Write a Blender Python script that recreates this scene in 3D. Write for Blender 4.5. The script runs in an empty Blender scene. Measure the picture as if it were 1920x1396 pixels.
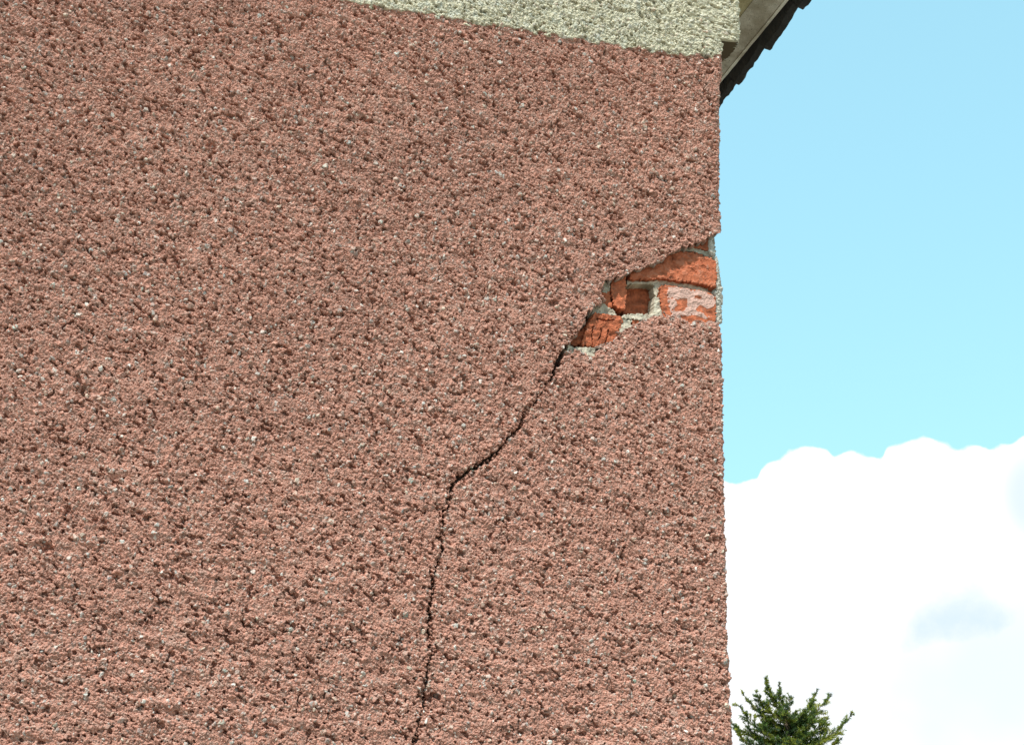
import bpy, math, random
import numpy as np
from mathutils import Vector, Matrix
rng = np.random.default_rng(11)
random.seed(5)
SC = bpy.context.scene
COL = SC.collection

# ------------------------------------------------------------------ camera
F = 2600.0                      # focal length in pixels of the 1920 px wide photograph
PITCH, YAW, ROLL = 16.6, 15.0, 1.5
CAM = np.array([0.0, -2.95, 1.60])
def cam_axes():
    p, t, r = map(math.radians, (PITCH, YAW, ROLL))
    fw = np.array([math.sin(t)*math.cos(p), math.cos(t)*math.cos(p), math.sin(p)])
    rt = np.array([math.cos(t), -math.sin(t), 0.0])
    up = np.cross(rt, fw)
    rt2 = rt*math.cos(r) + up*math.sin(r)
    up2 = np.cross(rt2, fw)
    return fw, rt2, up2
FW, RT, UP = cam_axes()
cd = bpy.data.cameras.new('camera'); cam = bpy.data.objects.new('camera', cd); COL.objects.link(cam)
cd.sensor_width = 36.0; cd.lens = F/1920*36.0; cd.clip_start = 0.05; cd.clip_end = 2000
M = Matrix(((RT[0], UP[0], -FW[0], CAM[0]), (RT[1], UP[1], -FW[1], CAM[1]), (RT[2], UP[2], -FW[2], CAM[2]), (0, 0, 0, 1)))
cam.matrix_world = M
SC.camera = cam

def ray(px, py):
    d = FW*F + RT*(px-960.0) - UP*(py-698.0)
    return d/np.linalg.norm(d)
def at(px, py, Y=0.0):
    """point of the plane y = Y seen at a place of the photograph"""
    d = ray(px, py); s = (Y-CAM[1])/d[1]
    return CAM + d*s
def wall2(pts, Y=0.0):
    return np.array([[at(x, y, Y)[0], at(x, y, Y)[2]] for x, y in pts])

# ------------------------------------------------------------------ light
SUN_TO = np.array([-0.42, -0.48, 0.95]); SUN_TO /= np.linalg.norm(SUN_TO)
sd = bpy.data.lights.new('sun', 'SUN'); sun = bpy.data.objects.new('sun', sd); COL.objects.link(sun)
sd.energy = 5.0; sd.angle = math.radians(0.5); sd.color = (1.0, 0.965, 0.91)
sun.rotation_euler = Vector(SUN_TO).to_track_quat('Z', 'Y').to_euler()
SUN_EL = math.asin(SUN_TO[2]); SUN_AZ = math.atan2(SUN_TO[0], SUN_TO[1])

SC.view_settings.view_transform = 'Standard'; SC.view_settings.look = 'None'
SC.view_settings.gamma = 1; SC.view_settings.use_curve_mapping = False
SC.view_settings.exposure = 0.30

W = bpy.data.worlds.new('World'); SC.world = W; W.use_nodes = True
nt = W.node_tree; nt.nodes.clear()
def N(tree, typ, **kw):
    n = tree.nodes.new(typ)
    for k, v in kw.items():
        if k.startswith('i_'): n.inputs[int(k[2:])].default_value = v
        else: setattr(n, k, v)
    return n
def math_n(tree, op, a, b=None, clamp=False):
    n = tree.nodes.new('ShaderNodeMath'); n.operation = op; n.use_clamp = clamp
    for i, v in enumerate((a, b)):
        if v is None: continue
        if hasattr(v, 'is_output'): tree.links.new(v, n.inputs[i])
        else: n.inputs[i].default_value = v
    return n.outputs[0]
def mixc(tree, fac, a, b, mode='MIX'):
    n = tree.nodes.new('ShaderNodeMix'); n.data_type = 'RGBA'; n.blend_type = mode
    for i, v in ((0, fac), (6, a), (7, b)):
        if hasattr(v, 'is_output'): tree.links.new(v, n.inputs[i])
        else: n.inputs[i].default_value = v
    return n.outputs[2]
def maprange(tree, v, a, b, c=0.0, d=1.0, smooth=True):
    n = tree.nodes.new('ShaderNodeMapRange')
    n.interpolation_type = 'SMOOTHSTEP' if smooth else 'LINEAR'
    tree.links.new(v, n.inputs[0])
    for i, x in enumerate((a, b, c, d)): n.inputs[i+1].default_value = x
    return n.outputs[0]
def noise_n(tree, vec, scale, detail=4, rough=0.5, dist=0.0):
    n = tree.nodes.new('ShaderNodeTexNoise'); n.inputs['Scale'].default_value = scale
    n.inputs['Detail'].default_value = detail; n.inputs['Roughness'].default_value = rough
    n.inputs['Distortion'].default_value = dist
    if vec is not None: tree.links.new(vec, n.inputs['Vector'])
    return n.outputs['Fac']

out = N(nt, 'ShaderNodeOutputWorld'); bg = N(nt, 'ShaderNodeBackground')
bg.inputs['Strength'].default_value = 0.12
nt.links.new(bg.outputs[0], out.inputs[0])
sky = N(nt, 'ShaderNodeTexSky', sky_type='NISHITA', sun_disc=False, sun_elevation=SUN_EL, sun_rotation=SUN_AZ)
sky.air_density = 1.0; sky.dust_density = 1.0; sky.ozone_density = 1.0
tc = N(nt, 'ShaderNodeTexCoord'); sp = N(nt, 'ShaderNodeSeparateXYZ')
nt.links.new(tc.outputs['Generated'], sp.inputs[0])
az = math_n(nt, 'ARCTAN2', sp.outputs[0], sp.outputs[1])        # azimuth from +Y towards +X
el = math_n(nt, 'ARCSINE', sp.outputs[2])
def azel(px, py):
    d = ray(px, py); return math.atan2(d[0], d[1]), math.asin(d[2])
# top outline of the cloud bank, as directions on the sky
CT = [(1300, 905), (1365, 901), (1418, 897), (1428, 878), (1448, 858), (1480, 843), (1520, 830), (1548, 836), (1566, 852), (1590, 845),
      (1632, 849), (1652, 852), (1661, 836), (1675, 827), (1705, 822), (1737, 820), (1762, 828), (1800, 836), (1830, 832), (1868, 838),
      (1890, 832), (1920, 812), (1990, 780), (2100, 800), (2230, 850)]
ae = [azel(*p) for p in CT]
A0, A1 = ae[0][0], ae[-1][0]; E0, E1 = 0.10, 0.32
fc = N(nt, 'ShaderNodeFloatCurve'); cm = fc.mapping; cv = cm.curves[0]
pts = [((a-A0)/(A1-A0), (e-E0)/(E1-E0)) for a, e in ae]
cv.points[0].location = pts[0]; cv.points[1].location = pts[-1]
for p in pts[1:-1]: cv.points.new(*p)
for p in cv.points: p.handle_type = 'AUTO'
cm.update()
nt.links.new(maprange(nt, az, A0, A1, 0, 1, False), fc.inputs['Value'])
vn = N(nt, 'ShaderNodeTexNoise'); vn.inputs['Scale'].default_value = 3.2; vn.inputs['Detail'].default_value = 5
nt.links.new(tc.outputs['Generated'], vn.inputs['Vector'])
edge = math_n(nt, 'ADD', math_n(nt, 'MULTIPLY', fc.outputs[0], E1-E0), E0)
fine = noise_n(nt, tc.outputs['Generated'], 60, 5, 0.55)
vor = N(nt, 'ShaderNodeTexVoronoi', feature='SMOOTH_F1'); vor.inputs['Scale'].default_value = 42; nt.links.new(tc.outputs['Generated'], vor.inputs['Vector'])
vor2 = N(nt, 'ShaderNodeTexVoronoi', feature='SMOOTH_F1'); vor2.inputs['Scale'].default_value = 110; nt.links.new(tc.outputs['Generated'], vor2.inputs['Vector'])
edge = math_n(nt, 'ADD', edge, math_n(nt, 'MULTIPLY', math_n(nt, 'SUBTRACT', fine, 0.5), 0.008))
edge = math_n(nt, 'SUBTRACT', edge, math_n(nt, 'MULTIPLY', math_n(nt, 'SUBTRACT', vor.outputs['Distance'], 0.4), 0.006))
edge = math_n(nt, 'SUBTRACT', edge, math_n(nt, 'MULTIPLY', math_n(nt, 'SUBTRACT', vor2.outputs['Distance'], 0.4), 0.007))
mask = maprange(nt, math_n(nt, 'SUBTRACT', edge, el), -0.0008, 0.0024)
# cloud brightness: white with soft blue grey undersides
soft = noise_n(nt, tc.outputs['Generated'], 9, 3, 0.5)
pa, pe = azel(1805, 1165)
da = math_n(nt, 'DIVIDE', math_n(nt, 'SUBTRACT', az, pa), 0.052)
soft2 = noise_n(nt, tc.outputs['Generated'], 28, 3, 0.5)
de = math_n(nt, 'DIVIDE', math_n(nt, 'SUBTRACT', el, pe), 0.024)
soft3 = noise_n(nt, tc.outputs['Generated'], 22, 6, 0.6)
wob_ = math_n(nt, 'MULTIPLY', math_n(nt, 'SUBTRACT', soft3, 0.5), 0.060)
hump = math_n(nt, 'MULTIPLY', math_n(nt, 'EXPONENT', math_n(nt, 'MULTIPLY', math_n(nt, 'MULTIPLY', da, da), -1.4)), 0.050)
topd = math_n(nt, 'SUBTRACT', math_n(nt, 'ADD', hump, wob_), math_n(nt, 'SUBTRACT', el, pe-0.016))
patch = math_n(nt, 'MULTIPLY', maprange(nt, topd, -0.012, 0.034), maprange(nt, math_n(nt, 'ADD', el, wob_), pe-0.032, pe+0.004))
pa2, pe2 = azel(1935, 930)
rr2 = math_n(nt, 'ADD', math_n(nt, 'POWER', math_n(nt, 'ABSOLUTE', math_n(nt, 'DIVIDE', math_n(nt, 'SUBTRACT', az, pa2), 0.02)), 2.0),
             math_n(nt, 'POWER', math_n(nt, 'ABSOLUTE', math_n(nt, 'DIVIDE', math_n(nt, 'SUBTRACT', el, pe2), 0.03)), 2.0))
patch2 = maprange(nt, rr2, 0.1, 1.5, 0.8, 0.0)
low = math_n(nt, 'MULTIPLY', maprange(nt, el, 0.09, 0.19, 1.0, 0.0), maprange(nt, soft, 0.30, 0.70))
shade = math_n(nt, 'MAXIMUM', math_n(nt, 'MAXIMUM', patch, patch2), math_n(nt, 'MULTIPLY', low, 0.60))
CLOUD = 7.7
ccol = mixc(nt, shade, (CLOUD, CLOUD*1.0, CLOUD*1.01, 1), (CLOUD*0.68, CLOUD*0.81, CLOUD*0.92, 1))
gam = N(nt, 'ShaderNodeGamma'); gam.inputs[1].default_value = 0.30; nt.links.new(sky.outputs[0], gam.inputs[0])
skyc = mixc(nt, 1.0, gam.outputs[0], (2.58, 4.38, 4.65, 1), 'MULTIPLY')
nt.links.new(mixc(nt, mask, skyc, ccol), bg.inputs[0])

# ------------------------------------------------------------------ helpers
def tag(o, label=None, cat=None, group=None, kind=None):
    for k, v in (('label', label), ('category', cat), ('group', group), ('kind', kind)):
        if v: o[k] = v
    return o
def empty(name, loc=(0, 0, 0)):
    o = bpy.data.objects.new(name, None); COL.objects.link(o); o.location = loc; return o
def mesh_obj(name, V, Fq, mat, parent=None, smooth=False, attrs=None):
    """V (n,3) and Fq (m,k) arrays or lists -> one mesh object"""
    me = bpy.data.meshes.new(name)
    V = np.asarray(V, dtype=np.float32)
    if isinstance(Fq, np.ndarray):
        m, k = Fq.shape
        me.vertices.add(len(V)); me.vertices.foreach_set('co', V.ravel())
        me.loops.add(m*k); me.loops.foreach_set('vertex_index', Fq.astype(np.int32).ravel())
        me.polygons.add(m); me.polygons.foreach_set('loop_start', np.arange(0, m*k, k, dtype=np.int32))
        me.update(calc_edges=True)
    else:
        me.from_pydata([tuple(map(float, v)) for v in V], [], Fq)
    me.polygons.foreach_set('use_smooth', np.full(len(me.polygons), smooth))
    for an, arr in (attrs or {}).items():
        a = me.attributes.new(an, 'FLOAT_COLOR', 'POINT'); a.data.foreach_set('color', arr.astype(np.float32).ravel())
    me.update()
    me.materials.append(mat)
    o = bpy.data.objects.new(name, me); COL.objects.link(o)
    if parent: o.parent = parent
    return o
def fftnoise(ny, nx, d, lx, ly=None, ang=0.0, seed=0, band=True):
    """gaussian random field, feature size lx, ly metres on a grid of step d, long axis at ang degrees"""
    ly = ly or lx
    r = np.random.default_rng(seed)
    fy = np.fft.fftfreq(ny, d)[:, None]; fx = np.fft.rfftfreq(nx, d)[None, :]
    a = math.radians(ang)
    gx = fx*math.cos(a)+fy*math.sin(a); gy = -fx*math.sin(a)+fy*math.cos(a)
    q = (gx*lx)**2 + (gy*ly)**2
    g = np.exp(-q*2.2)
    if band: g = g*(1-np.exp(-q*3.5))
    f = np.fft.irfft2(np.fft.rfft2(r.standard_normal((ny, nx)))*g, s=(ny, nx))
    return (f-f.mean())/f.std()
def sstep(x, a, b):
    t = np.clip((x-a)/(b-a), 0, 1); return t*t*(3-2*t)
def seg_dist(X, Z, P, Wd=None):
    """distance from points to a polyline, minus interpolated half widths"""
    best = np.full(X.shape, 1e9, dtype=np.float32)
    for i in range(len(P)-1):
        a, b = P[i], P[i+1]
        lo = np.minimum(a, b)-0.05; hi = np.maximum(a, b)+0.05
        m = (X > lo[0]) & (X < hi[0]) & (Z > lo[1]) & (Z < hi[1])
        if not m.any(): continue
        x = X[m]-a[0]; z = Z[m]-a[1]; ab = b-a
        t = np.clip((x*ab[0]+z*ab[1])/(ab@ab+1e-12), 0, 1)
        dd = np.hypot(x-t*ab[0], z-t*ab[1])
        if Wd is not None: dd = dd-(Wd[i]*(1-t)+Wd[i+1]*t)
        best[m] = np.minimum(best[m], dd)
    return best
def inside(X, Z, P):
    c = np.zeros(X.shape, bool); n = len(P)
    for i in range(n):
        x1, z1 = P[i]; x2, z2 = P[(i+1) % n]
        if z1 == z2: continue
        m = ((z1 > Z) != (z2 > Z)) & (X < (x2-x1)*(Z-z1)/(z2-z1)+x1)
        c ^= m
    return c

# ------------------------------------------------------------------ materials
def new_mat(name):
    m = bpy.data.materials.new(name); m.use_nodes = True
    t = m.node_tree; b = t.nodes['Principled BSDF']; b.inputs['Roughness'].default_value = 0.92
    b.inputs['Specular IOR Level'].default_value = 0.25
    return m, t, b
def bump(t, b, h, strength, dist):
    n = t.nodes.new('ShaderNodeBump'); n.inputs['Strength'].default_value = strength; n.inputs['Distance'].default_value = dist
    t.links.new(h, n.inputs['Height']); t.links.new(n.outputs[0], b.inputs['Normal'])
def coat_mat(name):
    """roughcast: vertex attribute 'tint' holds the real colour of paint and bare chippings"""
    m, t, b = new_mat(name)
    at_ = t.nodes.new('ShaderNodeAttribute'); at_.attribute_name = 'tint'
    co = t.nodes.new('ShaderNodeTexCoord')
    n1 = noise_n(t, co.outputs['Object'], 260, 4, 0.6)
    c = mixc(t, 1.0, at_.outputs['Color'], mixc(t, n1, (0.80, 0.79, 0.78, 1), (1.18, 1.18, 1.18, 1)), 'MULTIPLY')
    t.links.new(c, b.inputs['Base Color'])
    bump(t, b, noise_n(t, co.outputs['Object'], 700, 4, 0.65), 0.6, 0.0012)
    return m
M_COAT = coat_mat('painted_roughcast')

# ------------------------------------------------------------------ ground
gm, t, b = new_mat('gravel_ground')
co = t.nodes.new('ShaderNodeTexCoord')
c = mixc(t, noise_n(t, co.outputs['Object'], 0.7, 6), (0.19, 0.17, 0.13, 1), (0.30, 0.27, 0.21, 1)); t.links.new(c, b.inputs['Base Color'])
gV, gF = [], []
for i in range(41):
    for j in range(41):
        x = (i-20)*20.0; y = (j-20)*20.0
        gV.append((x, y, 0 if abs(x) < 60 and abs(y) < 60 else -0.2+0.2*math.sin(x*.03)*math.cos(y*.02)))
for i in range(40):
    for j in range(40):
        a = i*41+j; gF.append((a, a+41, a+42, a+1))
tag(mesh_obj('ground', gV, gF, gm), kind='structure')

# ------------------------------------------------------------------ house: the cracked roughcast wall
house = empty('house', (at(1358, 700)[0]-2.0, 0, 0))
HL = np.array(house.location)
tag(house, 'cracked house corner in red-brown roughcast, orange bricks bare at its edge, cream render above', 'house')
def P(V):                       # world -> local coordinates of the house
    return np.asarray(V, dtype=np.float64)-HL[None, :]

D = 0.0010
XC = at(1357, 700)[0]           # the corner
R = 0.010                       # corner rounding
x_l = min(at(-40, 0)[0], at(-40, 1396)[0]); z_lo = at(-40, 1440)[2]-0.03; z_hi = at(1390, -30)[2]+0.03
uc = XC-R
def spread(first, step, grow, end, mx):
    o = []; x = first; s = step
    while x < end:
        s = min(s*grow, mx); x += s; o.append(x)
    return o
u = np.arange(x_l, uc+R*math.pi/2+0.05, D)
left = [x_l-v for v in spread(0, D, 1.08, 4.5, 0.012)][::-1]
right = [u[-1]+v for v in spread(0, D, 1.08, 3.5, 0.02)]
v = np.arange(z_lo, z_hi, D)
down = [max(z_lo-q, -0.05) for q in spread(0, D, 1.08, z_lo, 0.012)][::-1]
upv = [z_hi+q for q in spread(0, D, 1.08, 2.9, 0.03)]
nu0, nv0 = len(u), len(v)
UA = np.concatenate([left, u, right]); VA = np.concatenate([down, v, upv])
# --- height field on the fine region
ny, nx = nv0, nu0
Uf, Vf = np.meshgrid(u, v)
ang = -30
n20 = fftnoise(ny, nx, D, 0.030, 0.020, ang, 1)
n12 = fftnoise(ny, nx, D, 0.018, 0.0080, ang, 2)
n6 = fftnoise(ny, nx, D, 0.0085, 0.0045, ang, 3)
n3 = fftnoise(ny, nx, D, 0.0045, 0.0035, ang, 4)
big = fftnoise(ny, nx, D, 0.25, 0.18, 20, 5, band=False)
huge = fftnoise(ny, nx, D, 0.7, 0.4, 0, 6, band=False)
pit = fftnoise(ny, nx, D, 0.0155, 0.0095, ang, 7)
pit2 = fftnoise(ny, nx, D, 0.0085, 0.0065, ang, 8)
pit3 = fftnoise(ny, nx, D, 0.035, 0.020, ang, 9)
rip = fftnoise(ny, nx, D, 0.080, 0.022, -6, 10)
lowmask = sstep(-Vf, -(z_lo+0.9), -z_lo)
patchy = fftnoise(ny, nx, D, 0.060, 0.035, ang, 12)               # some areas open and pitted, others trowelled closed
crease = np.abs(fftnoise(ny, nx, D, 0.020, 0.009, ang-12, 13)); crease2 = np.abs(fftnoise(ny, nx, D, 0.011, 0.007, ang+25, 14))
rough_k = 1+0.28*patchy.clip(-1.8, 1.8)
h = (0.0005*n20 + 0.0006*n12 + 0.0006*n6)*rough_k + 0.00050*n3 + 0.0003*huge + rip*(0.0005+0.0008*lowmask)
h -= 0.0022*(1-sstep(crease, 0.0, 0.34))*rough_k + 0.0014*(1-sstep(crease2, 0.0, 0.30))*rough_k
h -= 0.0105*sstep(pit+0.45*pit3+0.3*n6+0.25*patchy, 1.30, 1.65)
h -= 0.0045*sstep(pit2+0.25*pit3+0.25*patchy, 1.40, 1.7)
hbase = h.copy()
# --- angular chippings thrown into the coat
def stamp(cx, cz, rad, lift, ids, K=9):
    """faceted chips: max of many little cut pyramids, scattered into h and sid"""
    n = len(cx); half = K//2
    ix = np.round((cx-u[0])/D).astype(int); iz = np.round((cz-v[0])/D).astype(int)
    oy, ox = np.mgrid[-half:half+1, -half:half+1]
    r = rng
    base = h[np.clip(iz, 0, ny-1), np.clip(ix, 0, nx-1)]
    gx = (ix[:, None, None]+ox[None]); gz = (iz[:, None, None]+oy[None])
    X = gx*D+u[0]-cx[:, None, None]; Z = gz*D+v[0]-cz[:, None, None]
    th = r.uniform(0, 2*math.pi, n)[:, None, None]; asp = r.uniform(0.42, 1.0, n)[:, None, None]
    xr = (X*np.cos(th)+Z*np.sin(th)); zr = (-X*np.sin(th)+Z*np.cos(th))/asp
    R_ = rad[:, None, None]
    side = np.full(X.shape, 1e9)
    for k in range(5):
        a = (2*math.pi*k/5 + r.uniform(-.4, .4, n))[:, None, None]; o = r.uniform(0.7, 1.05, n)[:, None, None]
        side = np.minimum(side, R_*o-(xr*np.cos(a)+zr*np.sin(a)))
    tilt = r.normal(0, 0.4, n)[:, None, None]*xr + r.normal(0, 0.4, n)[:, None, None]*zr
    top = lift[:, None, None]*1.0+tilt
    hh = base[:, None, None]+np.minimum(top, -0.002+side*2.2)
    ok = (gx >= 0) & (gx < nx) & (gz >= 0) & (gz < ny) & (side > 0)
    flat = (gz*nx+gx)[ok]; val = hh[ok]; idv = np.broadcast_to(ids[:, None, None], X.shape)[ok]
    order = np.argsort(val, kind='stable'); flat, val, idv = flat[order], val[order], idv[order]
    hf = h.ravel(); sf = sid.ravel()
    last = np.full(hf.shape, -1e9); lid = np.zeros(sf.shape, int)
    last[flat] = val; lid[flat] = idv
    m = last > hf
    hf[m] = last[m]; sf[m] = lid[m]
sid = np.zeros((ny, nx), int)
area = (u[-1]-u[0])*(v[-1]-v[0])
def scatter(n): return rng.uniform(u[0], u[-1], n), rng.uniform(v[0], v[-1], n)
n_p = int(area*42000)                                          # painted-over aggregate
cx, cz = scatter(n_p); stamp(cx, cz, rng.uniform(0.0014, 0.0042, n_p), rng.uniform(0.0, 0.0018, n_p), np.zeros(n_p, int))
n_l = int(area*5500)                                            # larger painted lumps with broken faces
cx, cz = scatter(n_l); stamp(cx, cz, rng.uniform(0.0035, 0.0070, n_l), rng.uniform(0.0004, 0.0024, n_l), np.zeros(n_l, int), K=15)
n_b = int(area*13000)                                           # bare chippings
cx, cz = scatter(n_b); ids = np.arange(1, n_b+1)
rad_b = rng.gamma(2.4, 0.00105, n_b).clip(0.0013, 0.0068)
stamp(cx, cz, rad_b, rng.uniform(0.0006, 0.0026, n_b), ids, K=13)
spec = [((610, 313), .0085), ((1310, 846), .0085), ((1275, 1070), .0075), ((886, 879), .006), ((415, 1354), .008), ((205, 1082), .006), ((100, 535), .008), ((1190, 1275), .006)]
sx = np.array([at(*p)[0] for p, _ in spec]); sz = np.array([at(*p)[2] for p, _ in spec])
stamp(sx, sz, np.array([q for _, q in spec]), np.full(len(spec), 0.003), np.arange(n_b+1, n_b+1+len(spec)), K=17)
# soften a touch, then add grit
hp = np.pad(h, 1, mode='edge')
h = 0.88*h+0.12*(hp[:-2, 1:-1]+hp[2:, 1:-1]+hp[1:-1, :-2]+hp[1:-1, 2:])/4
h += 0.00032*rng.standard_normal(h.shape)

# --- colours
pal = np.array([(.62, .62, .58), (.72, .72, .69), (.50, .50, .48), (.55, .50, .42), (.40, .41, .40), (.58, .48, .42), (.34, .30, .29),
                (.66, .60, .50), (.45, .50, .45), (.55, .33, .27), (.52, .36, .30)])
w = np.array([.16, .10, .15, .10, .10, .12, .05, .06, .03, .07, .06]); w /= w.sum()
scol = np.zeros((n_b+1+len(spec)+1, 3)); k_ = rng.choice(len(pal), len(scol), p=w)
scol[:] = pal[k_]*np.array([1.04, 1.0, .96])*rng.uniform(0.60, 1.03, (len(scol), 1))
for i, cc in enumerate([(.55, .60, .52), (.07, .07, .08), (.12, .17, .12), (.35, .42, .33), (.38, .50, .42), (.55, .60, .62), (.5, .52, .45), (.4, .5, .42)]):
    scol[n_b+1+i] = cc
var = fftnoise(ny, nx, D, 0.012, 0.012, 0, 21)
var2 = fftnoise(ny, nx, D, 0.10, 0.05, 20, 22, band=False)
RED = np.array([.412, .208, .153]); CREAM = np.array([.54, .50, .375])
red = RED[None, None]*(1+0.10*var[..., None]+0.02*big[..., None]+0.03*var2[..., None])
dust = sstep(fftnoise(ny, nx, D, 0.020, 0.014, ang, 23)+0.4*var2, 0.7, 2.0)[..., None]
red = red*(1-.35*dust)+np.array([.40, .30, .25])*.35*dust
cream = CREAM[None, None]*(1+0.07*var[..., None]+0.04*big[..., None])
cream = cream*(1-.5*dust)+np.array([.50, .51, .45])*.5*dust
# boundary cream / red
cb = wall2([(-400, -160), (300, -50), (560, -10), (650, 2), (760, 22), (870, 40), (1000, 61), (1100, 78), (1200, 92), (1290, 104), (1328, 108), (1342, 99), (1354, 92), (1500, 92)])
bz = np.interp(Uf, cb[:, 0], cb[:, 1])
edge_n = fftnoise(ny, nx, D, 0.020, 0.012, 0, 31)*0.0032+fftnoise(ny, nx, D, 0.05, 0.03, 0, 32)*0.003
crm = (Vf > bz+edge_n)
base_c = np.where(crm[..., None], cream, red)
below = bz+edge_n-Vf
h += 0.0028*sstep(-below, -0.001, 0.003)                       # the cream coat stands a little proud
sm = (sid > 0) & ((hbase+0.0004) < h)
thin = fftnoise(ny, nx, D, 0.006, 0.006, 0, 41) > 0.85           # smears of paint over the chippings
sm &= ~thin
fleck = rng.random((ny, nx)); amt = ((fleck > 0.90)*rng.uniform(.15, .55, (ny, nx)))[..., None]
base_c = base_c*(1+0.10*np.clip(rng.standard_normal((ny, nx)), -2, 2)[..., None])*(1-amt)+np.array([.60, .53, .48])*amt
tint = base_c.copy()
sc_ = scol[sid]
mixr = (rng.uniform(0.40, 1.0, len(scol))[sid])[..., None]
stone_c = np.where(crm[..., None], sc_*0.6+cream*0.4, sc_*mixr+base_c*(1-mixr))
tint = np.where(sm[..., None], stone_c, tint)

# --- the hole where the coat has fallen off, and the crack
HOLE_T = [(1420, 432), (1358, 432), (1348, 438), (1334, 443), (1322, 451), (1308, 457), (1290, 464), (1272, 468), (1262, 476), (1250, 483), (1236, 491), (1222, 496), (1210, 502), (1196, 507),
          (1184, 511), (1170, 518), (1158, 523), (1146, 526), (1134, 528), (1128, 540), (1129, 551), (1135, 562), (1124, 573), (1112, 578), (1104, 588), (1098, 598), (1092, 608),
          (1088, 618), (1080, 629), (1071, 640), (1062, 650)]
HOLE_B = [(1072, 651), (1086, 654), (1098, 660), (1109, 664), (1116, 655), (1124, 649), (1136, 646), (1150, 638), (1157, 628), (1168, 617), (1180, 612), (1192, 606), (1206, 600),
          (1222, 594), (1238, 588), (1250, 587), (1262, 593), (1278, 594), (1292, 600), (1310, 603), (1328, 600), (1344, 600), (1356, 604), (1420, 604)]
hole = wall2(HOLE_T+HOLE_B)
wob = 0.0024*fftnoise(ny, nx, D, 0.014, 0.014, 0, 51)+0.0011*fftnoise(ny, nx, D, 0.005, 0.005, 0, 54)
dh = seg_dist(Uf, Vf, np.vstack([hole, hole[:1]]))
ins = inside(Uf, Vf, hole)
sdh = np.where(ins, -dh, dh)+wob*(Uf < uc)                       # < 0 in the hole
top_line = wall2(HOLE_T)[1:]; bot_line = wall2(HOLE_B)[:-1]
d_top = seg_dist(Uf, Vf, top_line); d_bot = seg_dist(Uf, Vf, bot_line)
CR = [(1064, 650, 4), (1054, 664, 4.5), (1047, 678, 5), (1040, 692, 4.2), (1034, 706, 2.2), (1030, 714, 0.3), (1020, 728, -0.6), (1010, 742, 1.4), (1004, 752, 1.0), (994, 763, 0.0), (984, 771, 1.0), (980, 784, 3.0),
      (977, 796, 2.6), (966, 808, 1.8), (955, 817, 2.8), (947, 830, 3.0), (938, 842, 2.6), (925, 854, 3.4), (912, 862, 4.0), (898, 871, 4.4), (886, 880, 2.4), (874, 887, 3.0), (862, 894, 4.2),
      (853, 903, 2.8), (845, 913, 2.2), (843, 930, 1.8), (841, 946, 1.6), (831, 960, 2.8), (829, 976, 2.6), (831, 988, .6), (824, 1003, .8), (829, 1016, 1.0), (829, 1030, 2.0), (823, 1047, 2.2),
      (815, 1070, 1.7), (812, 1086, 2.4), (811, 1108, 1.8), (806, 1136, 1.9), (806, 1160, 1.8), (805, 1190, 1.6), (808, 1214, 1.4), (807, 1238, 1.8), (802, 1250, 2.4), (799, 1276, 2.2), (797, 1300, 1.6),
      (795, 1322, 1.4), (787, 1342, 1.8), (783, 1366, 2.6), (776, 1396, 2.4), (770, 1440, 2.2), (764, 1500, 1.8)]
crp = wall2([(a, b_) for a, b_, _ in CR]); crw = np.array([c_*(.78 if py_ > 955 else 1.0) for _, py_, c_ in CR])*0.00110
wx = 0.0019*fftnoise(ny, nx, D, 0.011, 0.011, 0, 52)+0.0007*n3; wz = 0.0019*fftnoise(ny, nx, D, 0.011, 0.011, 0, 53)
dc = seg_dist(Uf+wx, Vf+wz, crp, crw)+0.0010*n6+0.0006*n20
gouge = wall2([(785, 1303), (799, 1309), (812, 1304), (825, 1305)])
dg = seg_dist(Uf+wx, Vf+wz, gouge, np.array([.0022, .0062, .0050, .0020]))
# the slab above and left of the break stands forward of the one below it
poly_up = np.vstack([wall2(HOLE_T), crp, [[x_l-1, z_lo-1], [x_l-1, z_hi+2], [XC+1, z_hi+2]]])
upm = inside(Uf, Vf, poly_up)
dbreak = np.minimum(np.where(dc < 1, dc, 1), d_top)
h += np.where(upm, (0.0018+0.0030*np.exp(-np.maximum(d_top, 0)/0.10))*np.exp(-np.maximum(dbreak, 0)/0.10), 0)
h = h - np.where(~upm, 0.006*np.exp(-np.maximum(d_bot, 0)/0.016), 0)
h -= 0.0055*sstep(0.010-dc, 0, 0.006)*sstep(pit2+.6*n20, 0.5, 1.1)
h -= 0.003*sstep(0.006-dc, 0, 0.006)*0.6
crack_m = dc < 0.0
h = np.where(crack_m, np.interp(Vf, [crp[-1][1], crp[20][1], crp[0][1]], [-.013, -.026, -.032])+0.003*n6, h)
h -= 0.020*sstep(0.002-dg, 0, 0.0025)
hole_m = sdh < 0
ramp = np.clip(-sdh/0.0045, 0, 1)
h = np.where(hole_m, np.where(ramp < 1, h*(1-ramp)+ramp*-0.050+0.0035*n3*ramp+0.003*n6, -0.10), h)
dark = np.array([.16, .11, .09])
tint = np.where((crack_m & ~hole_m)[..., None], dark*(1+.2*var[..., None]), tint)
rim = np.clip(1-np.abs(sdh)/0.0030, 0, 1)*(~upm)
grey = np.array([.42, .40, .36])
core = np.array([.23, .18, .15])
tint = np.where(hole_m[..., None], core*(1+.25*var[..., None]), tint)
tint = tint*(1-rim[..., None]*.6)+grey*rim[..., None]*.6
tint = np.clip(tint, 0.02, .85)

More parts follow.
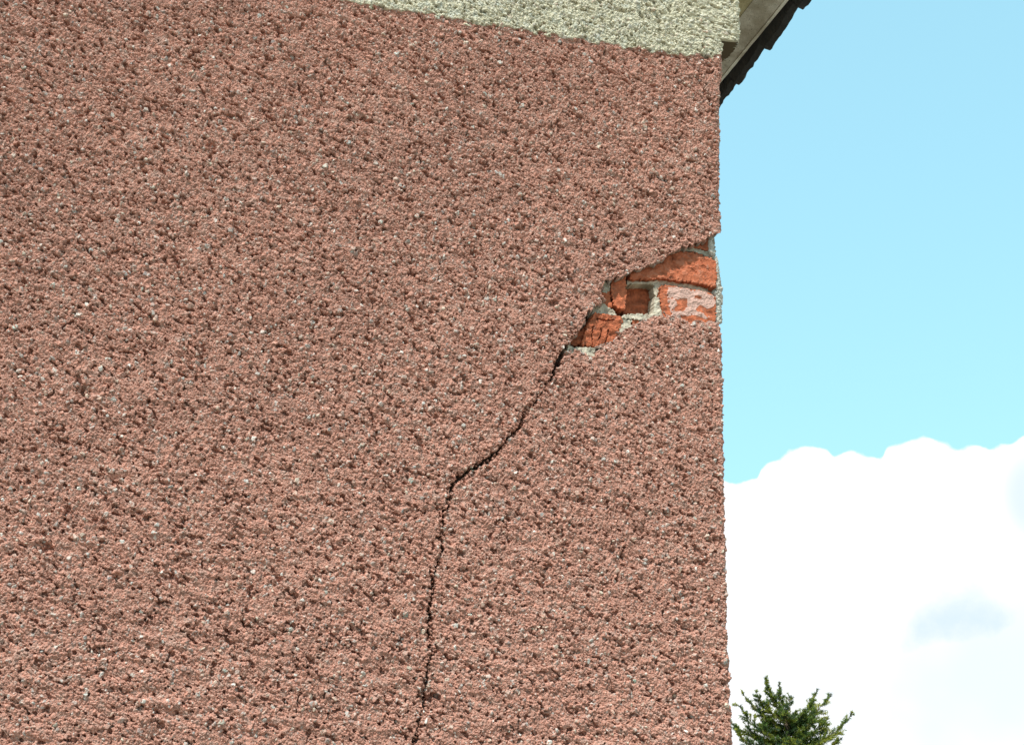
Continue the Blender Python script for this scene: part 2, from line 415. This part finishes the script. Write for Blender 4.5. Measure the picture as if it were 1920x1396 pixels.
# --- extend to the full wall by mirroring the fine field
def refl(i, n):
    i = np.abs(i) % (2*(n-1)); return np.where(i > n-1, 2*(n-1)-i, i)
iu = refl(np.round((UA-u[0])/D).astype(int), nx); iv = refl(np.round((VA-v[0])/D).astype(int), ny)
inu = (UA >= u[0]-1e-9) & (UA <= u[-1]+1e-9); inv = (VA >= v[0]-1e-9) & (VA <= v[-1]+1e-9)
plainh = np.where(hole_m | crack_m, hbase, h)
plaint = np.where((hole_m | crack_m)[..., None], base_c, tint)
II, JJ = np.meshgrid(iu, iv); inn = inv[:, None] & inu[None, :]
H = np.where(inn, h[JJ, II], plainh[JJ, II])
T = np.where(inn[..., None], tint[JJ, II], plaint[JJ, II])
UU, VV = np.meshgrid(UA, VA)
bzA = np.interp(UU, cb[:, 0], cb[:, 1])
CRM = np.where(inn, crm[JJ, II], VV > bzA)
wrong = (~inn) & (CRM != crm[JJ, II])
T[wrong & CRM] = CREAM; T[wrong & ~CRM] = RED
HM = inn & hole_m[JJ, II]; CM = inn & crack_m[JJ, II] & ~hole_m[JJ, II]
# corner profile along the height, with the ledge of the boxed eaves on top
cpx = [(1357, 118), (1355, 150), (1353, 200), (1354, 260), (1353, 320), (1354, 380), (1353, 425), (1357, 610), (1359, 700), (1360, 800), (1362, 900), (1364, 1000), (1367, 1100), (1369, 1200), (1373, 1300), (1378, 1396)]
cpw = wall2(cpx)[::-1]; cpw[:, 0] -= 0.004
zl = at(1372, 78)[2]
def corner_shift(z, ledge=True):
    s = np.interp(z, cpw[:, 1], cpw[:, 0])-XC
    return s
XLEDGE = at(1386, 60)[0]
under = (np.abs(VV-zl) < 0.0026) & (UU > uc+0.35*R); T[under] = np.array([.10, .075, .045])   # dark brown strip along the underside of the ledge
SH = corner_shift(VV)
wgt = sstep(UU, XC-0.35, XC-0.02)
ledge = (VV > zl) & (UU > XC-0.10)
s = np.clip(UU-uc, 0, None); a = np.clip(s/R, 0, math.pi/2)
X0 = np.where(UU < uc, UU, uc+R*np.sin(a)); Y0 = np.where(UU < uc, 0, R*(1-np.cos(a))+np.clip(s-R*math.pi/2, 0, None))
NX = np.sin(a); NY = -np.cos(a)
lw = sstep(UU, XC-0.10, XC-0.005)
X = X0+SH*wgt+NX*H+np.where(VV > zl, (XLEDGE-XC-np.interp(VV, cpw[:, 1], cpw[:, 0])+XC)*lw, 0)
Y = Y0+NY*H
Vw = np.stack([X, Y, VV+0.0], -1).reshape(-1, 3)
nyA, nxA = UU.shape
idx = np.arange(nyA*nxA).reshape(nyA, nxA)
quads = np.stack([idx[:-1, :-1], idx[:-1, 1:], idx[1:, 1:], idx[1:, :-1]], -1)
fm_h = HM[:-1, :-1] & HM[1:, 1:] & HM[:-1, 1:] & HM[1:, :-1]
fm_c = (CM[:-1, :-1] | CM[1:, 1:] | CM[:-1, 1:] | CM[1:, :-1]) & ~(HM[:-1, :-1] | HM[1:, 1:] | HM[:-1, 1:] | HM[1:, :-1])
fm_k = CRM[:-1, :-1] & ~fm_c
ZT = at(1386, 0)[2]; print('ZT', ZT); RZ0 = ZT+0.33; RS = math.tan(math.radians(36)); XR = XC-3.1     # underside of the roof along the gable
roofz = np.minimum(RZ0+RS*(XC-X), RZ0+RS*(X-(2*XR-XC)))
fm_h |= (VV > np.maximum(roofz, RZ0-.06))[:-1, :-1]
Trgba = np.concatenate([T, np.ones(T.shape[:2]+(1,))], -1).reshape(-1, 4)
def sub_mesh(name, m, label=None):
    q = quads[m]; used, invx = np.unique(q, return_inverse=True)
    o = mesh_obj(name, P(Vw[used]), invx.reshape(-1, 4), M_COAT, house, False, {'tint': Trgba[used]})
    if label: o['label'] = label
    return o
sub_mesh('lower_wall', ~fm_c & ~fm_k & ~fm_h, 'reddish brown roughcast wall coat with pale stone chips')
sub_mesh('upper_wall', fm_k & ~fm_h, 'cream painted roughcast band at the top of the wall')
sub_mesh('crack', fm_c, 'narrow dark crack running down from the bare bricks')

# ------------------------------------------------------------------ bricks and mortar in the hole
def brick_mat():
    m, t, b = new_mat('orange_brick')
    at_ = t.nodes.new('ShaderNodeAttribute'); at_.attribute_name = 'tint'
    co = t.nodes.new('ShaderNodeTexCoord')
    c = mixc(t, 1.0, at_.outputs['Color'], mixc(t, noise_n(t, co.outputs['Object'], 130, 5, 0.6), (0.72, 0.66, 0.62, 1), (1.22, 1.24, 1.25, 1)), 'MULTIPLY')
    c = mixc(t, maprange(t, noise_n(t, co.outputs['Object'], 75, 6, 0.7), .56, .70, 0, .65), c, (.24, .15, .11, 1))
    c = mixc(t, maprange(t, noise_n(t, co.outputs['Object'], 210, 5, 0.7), .60, .70, 0, .7), c, (.10, .06, .045, 1))
    t.links.new(c, b.inputs['Base Color'])
    bump(t, b, noise_n(t, co.outputs['Object'], 420, 5, 0.65), 1.0, 0.0022)
    return m
M_BRICK = brick_mat()
BR = np.array([.415, .122, .058]); MO = np.array([.47, .42, .33]); PL = np.array([.56, .37, .31])
def slab(name, poly, yf, depth, col, seed, rough=0.0008, rnd=0.004, tilt=(0, 0), gash=(), gw=0.0012, gd=0.004, plaster=None, label=None, step=0.0010, spot=None):
    """irregular block: outline in photo pixels on the brick plane, front relief, rounded arrises and sides running back"""
    pw = wall2(poly, yf)
    x0, z0 = pw.min(0)-0.004; x1, z1 = pw.max(0)+0.004
    xs = np.arange(x0, x1, step); zs = np.arange(z0, z1, step); X_, Z_ = np.meshgrid(xs, zs)
    my, mx = X_.shape; py_, px_ = max(my, 64), max(mx, 64)
    cut = lambda f: f[:my, :mx]
    nA = cut(fftnoise(py_, px_, step, 0.02, 0.014, 10, seed)); nB = cut(fftnoise(py_, px_, step, 0.006, 0.006, 0, seed+1)); nC = cut(fftnoise(py_, px_, step, 0.0025, 0.0025, 0, seed+2))
    sd_ = seg_dist(X_, Z_, np.vstack([pw, pw[:1]])); ii = inside(X_, Z_, pw)
    sd_ = np.where(ii, sd_, -sd_)+0.0010*nB
    hh = rough*(nA*0.7+nB*0.25+nC*0.2)+tilt[0]*(X_-xs.mean())+tilt[1]*(Z_-zs.mean())
    rnd = rnd*0.6; e = np.clip(sd_/rnd, 0, 1); hh -= rnd*0.8*(1-np.sqrt(1-(1-e)**2))
    hh = np.where(sd_ < 0, -depth, hh)
    C_ = col[None, None]*(1+.13*nA[..., None]+.07*nB[..., None])
    if spot is not None:
        q = sstep(nA+0.5*nB, 0.6, 1.4)[..., None]*spot[1]; C_ = C_*(1-q)+np.array(spot[0])*q
    for g in gash:
        gp = wall2(g, yf); dd = seg_dist(X_+0.0008*nB, Z_+0.0008*nB, gp)
        hh -= gd*sstep(gw*1.5-dd, 0, gw)
    if plaster is not None:
        pp = wall2(plaster, yf); pi_ = inside(X_+0.002*nB, Z_+0.002*nA, pp)
        pn = cut(fftnoise(py_, px_, step, 0.034, 0.020, 15, seed+7))+0.12*nB
        zrel = (Z_-zs.min())/(zs.max()-zs.min())
        keep = pi_ & (pn < 0.1+2.8*(zrel-0.47))
        kk = keep.astype(float)
        hh += 0.0009*kk*(1+.2*nB); C_ = C_*(1-kk[..., None]*.92)+PL*(1+.06*nA[..., None])*kk[..., None]*.92
    V_ = np.stack([X_, yf-hh, Z_], -1).reshape(-1, 3)
    id_ = np.arange(my*mx).reshape(my, mx); q = np.stack([id_[:-1, :-1], id_[:-1, 1:], id_[1:, 1:], id_[1:, :-1]], -1)
    o_ = sd_ < 0
    drop = o_[:-1, :-1] & o_[1:, 1:] & o_[:-1, 1:] & o_[1:, :-1]
    q = q[~drop]; used, invx = np.unique(q, return_inverse=True)
    Cr = np.concatenate([np.clip(C_, .02, .85), np.ones(C_.shape[:2]+(1,))], -1).reshape(-1, 4)
    o = mesh_obj(name, P(V_[used]), invx.reshape(-1, 4), M_BRICK, house, False, {'tint': Cr[used]})
    if label: o['label'] = label
    return o
YB = 0.012
# mortar bed behind everything
slab('mortar', [(1040, 425), (1336, 425), (1340, 450), (1342, 470), (1344, 640), (1200, 690), (1040, 690)], 0.074, 0.02, MO, 100, 0.0016, 0.004)
slab('brick', [(1228, 440), (1335, 440), (1331, 470), (1290, 463), (1240, 463)], YB+.004, .03, BR*.9, 110, label='sliver of brick under the broken upper edge')
slab('brick', [(1182, 508), (1204, 484), (1262, 466), (1300, 470), (1326, 479), (1344, 489), (1345, 512), (1341, 539), (1328, 538), (1300, 531), (1268, 527), (1235, 523), (1208, 524), (1181, 525)],
     YB, .03, BR*1.05, 120, 0.0010, 0.007, tilt=(0.02, -.10), gash=[[(1262, 474), (1261, 486), (1266, 499), (1276, 505)], [(1315, 489), (1322, 500), (1330, 509)], [(1290, 500), (1300, 506), (1309, 515)]], gw=.0007, gd=.0018,
     label='orange brick at the top right of the hole', spot=((.30, .19, .14), .25))
slab('brick', [(1100, 541), (1143, 546), (1146, 560), (1148, 577), (1138, 577), (1128, 566), (1100, 566)], YB+.006, .03, BR, 130, label='narrow orange brick end at the left of the hole')
slab('brick', [(1146, 522), (1158, 514), (1172, 516), (1175, 548), (1172, 580), (1160, 578), (1149, 571), (1150, 560), (1146, 548)], YB+.001, .05, BR*1.05, 140, label='upright orange brick left of the hollow')
slab('hollow_brick', [(1168, 526), (1232, 526), (1230, 590), (1168, 590)], YB+.044, .02, BR*.9, 150, 0.0012, 0.003, label='brick at the back of the square hollow')
slab('brick', [(1239, 534), (1262, 535), (1290, 540), (1318, 545), (1333, 549), (1342, 556), (1343, 580), (1341, 606), (1300, 612), (1262, 612), (1245, 604), (1241, 580), (1237, 558)], YB-.004, .03, BR*1.08, 160, 0.0007, 0.003,
     plaster=[(1251, 538), (1300, 542), (1340, 553), (1341, 590), (1320, 598), (1296, 590), (1268, 606), (1258, 590), (1252, 560)], label='orange brick with patches of pink plaster beside the corner')
slab('brick', [(1114, 587), (1140, 589), (1166, 592), (1169, 600), (1164, 618), (1156, 636), (1138, 652), (1110, 650), (1090, 646), (1094, 628), (1104, 606)], YB-.002, .035, BR, 170, 0.0013, 0.006, tilt=(-.05, .06),
     gash=[[(1112, 612), (1110, 628), (1112, 646)], [(1127, 615), (1128, 624), (1124, 634)], [(1141, 618), (1138, 632), (1135, 643)], [(1120, 597), (1135, 601), (1152, 599)]], gw=.0013, gd=.008, label='rough broken orange brick above the crack')
slab('brick', [(1066, 634), (1084, 622), (1096, 612), (1094, 630), (1090, 646), (1070, 647)], YB+.010, .03, BR*.95, 180, label='orange brick edge half hidden at the left of the hole')
slab('brick', [(1185, 597), (1197, 600), (1204, 616), (1185, 616)], YB-.001, .02, BR*1.05, 190, rnd=.002, label='tiny chip of orange brick below the hollow')
# bedding mortar between them
slab('mortar_joint', [(1168, 590), (1196, 587), (1236, 589), (1252, 593), (1230, 606), (1200, 600), (1180, 598), (1166, 596)], YB-.003, .05, MO*1.12, 200, .0010, .003)
slab('mortar_joint', [(1228, 557), (1237, 556), (1242, 574), (1244, 592), (1226, 594), (1226, 570)], YB+.000, .04, MO*1.1, 210, .0010, .003)
slab('mortar_joint', [(1226, 530), (1240, 531), (1238, 545), (1231, 556), (1226, 552)], YB+.008, .03, MO*1.0, 215, .0010, .003)
slab('mortar_joint', [(1176, 524), (1210, 527), (1240, 524), (1268, 528), (1300, 532), (1328, 540), (1332, 549), (1300, 543), (1262, 536), (1232, 534), (1200, 532), (1176, 533)], YB+.010, .04, MO, 220, .0010, .003)
slab('mortar_joint', [(1120, 528), (1144, 528), (1145, 545), (1138, 549), (1120, 546)], YB+.004, .03, MO*.95, 230, .0010, .003)
slab('mortar_joint', [(1108, 566), (1134, 560), (1142, 576), (1153, 582), (1156, 591), (1130, 590), (1110, 589)], YB+.006, .03, MO*1.05, 240, .0013, .004)
slab('mortar_joint', [(1166, 596), (1176, 598), (1186, 602), (1184, 622), (1160, 640), (1160, 626)], YB-.000, .03, MO*1.1, 250, .0012, .003)
slab('mortar_joint', [(1064, 648), (1086, 650), (1118, 652), (1116, 668), (1100, 674), (1062, 664)], YB-.005, .03, MO*1.0, 260, .0012, .003)
slab('mortar_joint', [(1262, 466), (1290, 462), (1331, 471), (1330, 482), (1300, 472), (1264, 472)], YB+.006, .03, MO*.85, 270, .0010, .003)

# broken edge of the coat on the hidden side, standing past the brick ends
def crumble(name, pts, seed, mat, col, ydepth=0.05):
    r = np.random.default_rng(seed); V_, F_, Cc = [], [], []
    for (px, py, rad) in pts:
        c0 = at(px, py, YB+0.004); rr_ = rad*0.00118
        nlat, nlon = 9, 12; b0 = len(V_)
        ph = r.uniform(0, 6.28, 6); cc = col*r.uniform(.78, 1.15)
        for i in range(nlat+1):
            for j in range(nlon):
                th = math.pi*i/nlat; fi = 2*math.pi*j/nlon
                dx, dy, dz = math.sin(th)*math.cos(fi), math.sin(th)*math.sin(fi), math.cos(th)
                k = 1+.16*math.sin(3*dx+ph[0])*math.cos(4*dz+ph[1])+.12*math.sin(7*dy+5*dz+ph[2])+.09*math.sin(11*dx-9*dz+ph[3])+r.normal(0, .05)
                V_.append((c0[0]+dx*rr_*k, c0[1]+dy*rr_*k*1.3+0.002, c0[2]+dz*rr_*k)); Cc.append((*cc, 1))
        for i in range(nlat):
            for j in range(nlon):
                F_.append((b0+i*nlon+j, b0+i*nlon+(j+1) % nlon, b0+(i+1)*nlon+(j+1) % nlon, b0+(i+1)*nlon+j))
    return mesh_obj(name, P(V_), np.array(F_), mat, house, False, {'tint': np.array(Cc)})
r2 = np.random.default_rng(77); cr_pts = []
sil = np.array([(438, 1345), (447, 1336), (456, 1337), (470, 1343), (490, 1347), (515, 1350), (528, 1352), (540, 1356), (556, 1357), (570, 1356), (585, 1354), (600, 1356), (606, 1357)])
for k in range(420):
    y_ = r2.uniform(440, 604); xo = np.interp(y_, sil[:, 0], sil[:, 1]); rad = r2.uniform(1.3, 5.5)
    xin = 1331 if y_ < 478 else (1343 if y_ < 540 else 1341)
    if xo-rad < xin: continue
    cr_pts.append((r2.uniform(xin, xo-rad*.8), y_, rad))
o = crumble('broken_edge', cr_pts, 5, M_BRICK, np.array([.54, .52, .46])); o['label'] = 'crumbly grey broken edge of the render along the corner'

# ------------------------------------------------------------------ roof
# image line of the eaves passes (1515,0) and (1357,190)
nrm = np.cross(ray(1517, 0), ray(1356, 190))
e = np.cross(nrm, [0, 0, 1.0]); e /= np.linalg.norm(e)
if e[1] < 0: e = -e
print('EAVE DIR', e, 'CORNER', XC)
SIDE = np.cross(e, [0, 0, 1.0])                                   # points to the right, away from the side wall
if SIDE[0] < 0: SIDE = -SIDE
ORG = np.array([XLEDGE, 0, 0.0])
def on_eave(px, py, off):
    """height and distance along the eaves where the sight line meets the vertical plane 'off' metres outside the ledge"""
    d = ray(px, py); s_ = ((ORG+SIDE*off-CAM)@SIDE)/(d@SIDE); p = CAM+d*s_
    return p[2], (p-ORG)@e
def ep(off, z, y):
    return ORG+SIDE*off+e*y+np.array([0, 0, z])

def zat(px, off): return on_eave(px, 0, off)[0]
o1, om, o2, o3 = 0.16, 0.222, 0.235, 0.275
z1, zm, z2, z3 = zat(1413, o1), zat(1470, om), zat(1477, o2), zat(1513, o3)
print('EAVE', z1, zm, z2, z3, on_eave(1513, 0, o3)[1])
def wood_mat(name, c1, c2, rough=.85):
    m, t, b = new_mat(name)
    co = t.nodes.new('ShaderNodeTexCoord'); mp = t.nodes.new('ShaderNodeMapping'); mp.inputs['Scale'].default_value = (1, .12, 1)
    t.links.new(co.outputs['Object'], mp.inputs[0])
    g = noise_n(t, mp.outputs[0], 60, 6, .6); sp_ = noise_n(t, co.outputs['Object'], 300, 5, .7); bl = noise_n(t, co.outputs['Object'], 14, 4, .6)
    c = mixc(t, maprange(t, g, .3, .7), c1, c2)
    c = mixc(t, maprange(t, bl, .42, .66), c, (c1[0]*.6, c1[1]*.56, c1[2]*.5, 1))
    c = mixc(t, maprange(t, sp_, .57, .66), c, (.05, .055, .05, 1))
    t.links.new(c, b.inputs['Base Color']); b.inputs['Roughness'].default_value = rough
    bump(t, b, g, .5, .002)
    return m
M_WOOD = wood_mat('weathered_board', (.72, .69, .64, 1), (.60, .56, .50, 1))
M_WOOD2 = wood_mat('fascia_board', (.76, .73, .67, 1), (.66, .62, .55, 1))
M_COVE = wood_mat('cove_render', (.50, .44, .27, 1), (.42, .36, .22, 1))
def tile_mat():
    m, t, b = new_mat('dark_tile'); co = t.nodes.new('ShaderNodeTexCoord')
    c = mixc(t, noise_n(t, co.outputs['Object'], 40, 5, .6), (.022, .023, .026, 1), (.055, .052, .05, 1))
    c = mixc(t, maprange(t, noise_n(t, co.outputs['Object'], 25, 5, .6), .62, .72), c, (.10, .085, .06, 1))
    t.links.new(c, b.inputs['Base Color']); b.inputs['Roughness'].default_value = .8
    bump(t, b, noise_n(t, co.outputs['Object'], 120, 4, .6), .6, .003)
    return m
M_TILE = tile_mat()
YE0, YE1 = -0.08, 3.6
def prism(name, sec, mat, y0=YE0, y1=YE1, n=60, jit=0.0, label=None, seed=0):
    """beam along the eaves; sec = outline of (offset, height)"""
    r = random.Random(seed); V_, F_ = [], []; k = len(sec)
    for i in range(n+1):
        y = y0+(y1-y0)*i/n
        for (o_, z_) in sec: V_.append(ep(o_+r.uniform(-jit, jit), z_+r.uniform(-jit, jit), y))
    for i in range(n):
        for j in range(k):
            a_ = i*k+j; b_ = i*k+(j+1) % k; F_.append((a_, a_+k, b_+k, b_))
    F_.append(tuple(range(k))); F_.append(tuple(range(n*k, n*k+k))[::-1])
    o = mesh_obj(name, P(V_), F_, mat, house)
    if label: o['label'] = label
    return o
prism('soffit_board', [(o1, z1), (om, zm), (om, zm+.02), (o1, z1+.02)], M_WOOD, jit=.0006, n=120, y0=.0, label='pale weathered soffit board under the eaves')
prism('fascia_board', [(om+.001, zm-.004), (o2, z2-.004), (o2, z2+.10), (om+.001, zm+.10)], M_WOOD2, jit=.0006, n=120, y0=.0, label='narrow pale fascia strip beside the dark tiles')
prism('eaves_cove', [(-.02, z1-.09), (.004, z1-.09), (o1+.002, z1+.004), (o1+.002, z1+.05), (-.02, z1+.05)], M_COVE, jit=.0015, n=160, y0=.02, label='yellowish cove between wall and soffit')
# tiles: each hangs a little lower at its far end and laps over the next
TW = 0.225
for k in range(16):
    y0 = YE0+TW*(k+1)-0.175; r = random.Random(900+k)
    V_, F_ = [], []; nseg = 12; dz0 = r.uniform(-.003, .003); yw = TW+.004
    sec = [(o2+.004, z2+.018), (o3-.022, z3+.004), (o3-.004, z3-.001), (o3, z3+.006), (o3, z3+.016), (o2-.28, z2+.016+.30*RS), (o2-.28, z2+.30*RS)]
    for i in range(nseg+1):
        tt = i/nseg
        roll = -0.019*(tt**1.6)+dz0 + (0.007 if tt > .93 else 0) + (0.004*math.sin(tt*8+k))
        for q, (o_, z_) in enumerate(sec):
            w_ = 1.0 if q < 5 else .3
            V_.append(ep(o_+(.010*tt+r.uniform(-.0022, .0022))*(q in (1, 2, 3, 4)), z_+roll*w_+r.uniform(-.0022, .0022), y0+yw*tt))
    kk = len(sec)
    for i in range(nseg):
        for j in range(kk):
            a_ = i*kk+j; b_ = i*kk+(j+1) % kk; F_.append((a_, a_+kk, b_+kk, b_))
    F_.append(tuple(range(kk))); F_.append(tuple(range(nseg*kk, nseg*kk+kk))[::-1])
    mesh_obj('roof_tile', P(V_), F_, M_TILE, house)
# the two roof slopes behind the eaves course
def roof():
    V_, F_ = [], []
    xe = XC+.02; xr = XR; xl2 = 2*XR-XC-.25
    zr = lambda x: RZ0+.03+RS*(XC-x) if x > xr else RZ0+.03+RS*(x-(2*XR-XC))
    xs_ = list(np.linspace(xe, xr, 26))+list(np.linspace(xr, xl2, 26))[1:]
    for x in xs_:
        for y in (-.09, 3.6): V_ += [(x, y, zr(x)), (x, y, zr(x)+.05)]
    for i in range(len(xs_)-1):
        a_ = i*4; b_ = a_+4
        F_ += [(a_, b_, b_+2, a_+2), (a_+1, a_+3, b_+3, b_+1), (a_, a_+1, b_+1, b_), (a_+2, b_+2, b_+3, a_+3)]
    F_ += [(0, 2, 3, 1)]; n = len(V_); F_ += [(n-4, n-3, n-1, n-2)]
    mesh_obj('roof', P(V_), F_, M_TILE, house)
roof()

# ------------------------------------------------------------------ conifer in the distance
def tree():
    d0 = 30.0
    def far(px, py): 
        d = ray(px, py); return CAM+d*(d0/d[1])
    tip = far(1437, 1262); px_m = np.linalg.norm(far(1500, 1330)-far(1400, 1330))/100
    root = empty('conifer_tree', (far(1478, 1330)[0], tip[1]+0, 0))
    tag(root, 'dark green conifer rising beyond the wall at the bottom right', 'tree')
    R0 = np.array(root.location)
    bm_, t, b = new_mat('bark'); co = t.nodes.new('ShaderNodeTexCoord')
    t.links.new(mixc(t, noise_n(t, co.outputs['Object'], 20, 5), (.09, .065, .045, 1), (.17, .13, .09, 1)), b.inputs['Base Color'])
    fm_, t, b = new_mat('needles'); at_ = t.nodes.new('ShaderNodeAttribute'); at_.attribute_name = 'tint'
    t.links.new(at_.outputs['Color'], b.inputs['Base Color']); b.inputs['Roughness'].default_value = .6
    tr = t.nodes.new('ShaderNodeBsdfTranslucent'); t.links.new(at_.outputs['Color'], tr.inputs['Color'])
    mx = t.nodes.new('ShaderNodeMixShader'); mx.inputs[0].default_value = .3
    t.links.new(b.outputs[0], mx.inputs[1]); t.links.new(tr.outputs[0], mx.inputs[2]); t.links.new(mx.outputs[0], t.nodes['Material Output'].inputs[0])
    r = random.Random(41)
    tv, tf = [], []
    def tube(pts, rads, n=6):
        b0 = len(tv)
        for i, p in enumerate(pts):
            dd = (pts[min(i+1, len(pts)-1)]-pts[max(i-1, 0)]).normalized(); a_ = dd.orthogonal().normalized(); c_ = dd.cross(a_)
            for j in range(n):
                f = 2*math.pi*j/n; tv.append(p+(a_*math.cos(f)+c_*math.sin(f))*rads[i])
        for i in range(len(pts)-1):
            for j in range(n):
                tf.append((b0+i*n+j, b0+i*n+(j+1) % n, b0+(i+1)*n+(j+1) % n, b0+(i+1)*n+j))
    nv, nf, ncol = [], [], []
    def needles(p, d, length, col, dens=1.0, nl=.055):
        n = max(3, int(length*175*dens)); a_ = d.orthogonal().normalized(); c_ = d.cross(a_)
        for i in range(n):
            q = p+d*(length*r.random()); f = r.uniform(0, 6.283)
            o_ = (a_*math.cos(f)+c_*math.sin(f)); nd = (o_*r.uniform(.5, 1)+d*r.uniform(.35, 1.0)).normalized()
            L = nl*r.uniform(.6, 1.25); w_ = nd.cross(Vector((r.uniform(-1, 1), r.uniform(-1, 1), r.uniform(-1, 1)))).normalized()*0.0065
            b0 = len(nv); nv.extend([q-w_, q+w_, q+nd*L+w_*.3, q+nd*L-w_*.3]); nf.append((b0, b0+1, b0+2, b0+3))
            k = r.uniform(.75, 1.25); cc = (col[0]*k, col[1]*k, col[2]*k, 1); ncol.extend([cc]*4)
    H0 = float(tip[2])
    base_x = 0.0
    # leaning trunk ends in several competing leaders
    top = Vector((-.28, 0, H0-.75))
    trunk = [Vector((0, 0, 0)), Vector((.02, 0, .3*H0)), Vector((.03, .0, .5*H0)), Vector((0, 0, H0-1.4)), Vector((-.10, 0, H0-1.0)), top]
    tube(trunk, [.13, .11, .085, .05, .035, .022], 8)
    cols = [(.085, .135, .030), (.14, .19, .030), (.21, .24, .032), (.055, .095, .035), (.28, .29, .040)]
    def limb(p0, az_, L, rise, curve, rad, tgt=None):
        d = Vector((math.cos(az_), math.sin(az_), rise)).normalized(); pts = [p0]; p = p0.copy(); n = 9
        for i in range(n):
            d = (d+Vector((r.uniform(-.08, .08), r.uniform(-.14, .14), curve/n+r.uniform(-.12, .12)))).normalized(); p = p+d*(L/n); pts.append(p.copy())
        if tgt is not None:
            miss = tgt-pts[-1]; pts = [q+miss*(i/n) for i, q in enumerate(pts)]
        tube(pts, [rad*(1-i/(n+1.5)) for i in range(n+1)], 5)
        for i in range(1, n+1):
            base_d = (pts[i]-pts[i-1]).normalized(); f_ = i/n
            needles(pts[i-1], base_d, L/n, r.choice(cols), .8, .062*(1-.4*f_))
            m = 4 if i < n else 3
            for k in range(m):
                lat = base_d.cross(Vector((0, 0, 1))); lat = lat.normalized() if lat.length > .1 else Vector((1, 0, 0))
                sd_ = r.choice((-1, 1)); dd = (base_d*r.uniform(.5, 1.1)+lat*sd_*r.uniform(.4, 1)+Vector((0, 0, r.uniform(-.45, .45)))).normalized()
                ln = L*(.36*(1-f_)+.07)*r.uniform(.5, 1.2)
                st = pts[i-1].lerp(pts[i], r.random()); tube([st, st+dd*ln*.5, st+dd*ln+Vector((0, 0, .02*ln))], [.007, .005, .003], 3)
                col = r.choice(cols); needles(st, dd, ln, col, 1.0)
                for kk in range(3):
                    d3 = (dd+Vector((r.uniform(-.7, .7), r.uniform(-.7, .7), r.uniform(-.2, .6)))).normalized()
                    needles(st+dd*ln*r.uniform(.2, .9), d3, ln*.45, col, 1.0)
    S = px_m
    def X_of(px, py): q = far(px, py); return Vector((q[0]-R0[0], 0, q[2]))
    # leaders and limbs whose tips are seen
    def limb_to(p0, tgt, yo, rad):
        v_ = tgt+Vector((0, yo, 0))-p0; L = v_.length; az_ = math.atan2(v_.y, v_.x); hz = math.hypot(v_.x, v_.y); rise = v_.z/max(hz, .01)
        limb(p0, az_, L*1.05, rise*.3-.12, .9, rad, tgt+Vector((0, yo, 0)))
    J = Vector
    limb_to(top, X_of(1436, 1268), 0, .020)
    limb_to(J((-.10, 0, H0-1.0)), X_of(1410, 1296), -.2, .016)
    limb_to(J((-.05, 0, H0-1.1)), X_of(1466, 1282), .15, .018)
    limb_to(J((-.02, 0, H0-1.2)), X_of(1528, 1294), -.1, .018)
    limb_to(J((0, 0, H0-1.15)), X_of(1566, 1300), .2, .022)
    limb_to(J((0, 0, H0-1.65)), X_of(1586, 1340), -.25, .022)
    limb_to(J((0, 0, H0-1.55)), X_of(1570, 1345), .5, .020)
    limb_to(J((0, 0, H0-1.40)), X_of(1490, 1300), .3, .018)
    limb_to(J((0, 0, H0-1.2)), X_of(1400, 1300), .2, .020)
    limb_to(J((0, 0, H0-1.65)), X_of(1378, 1322), -.2, .022)
    limb_to(J((0, 0, H0-1.7)), X_of(1368, 1338), .3, .022)
    limb_to(J((0, 0, H0-1.95)), X_of(1378, 1368), .0, .022)
    limb_to(J((0, 0, H0-2.0)), X_of(1560, 1385), -.4, .022)
    z = H0-1.2
    while z > 0.9:
        L = min(1.75, 0.62+(H0-z)*.52)
        for k in range(5):
            az_ = r.uniform(0, 6.283); l_ = L*r.uniform(.75, 1.05)
            if z > H0-2.3: l_ *= .62
            limb(J((0, 0, z+r.uniform(-.1, .1))), az_, l_, r.uniform(.05, .4), .35, .022)
        z -= .26
    print('NEEDLES', len(nf), 'tree height', H0, 'px/m', px_m)
    mesh_obj('trunk', [tuple(v_) for v_ in tv], tf, bm_, root, True)
    mesh_obj('crown', np.array([tuple(v_) for v_ in nv]), np.array(nf), fm_, root, False, {'tint': np.array(ncol)})
tree()
print('VERTS', len(Vw), XC, z_hi)
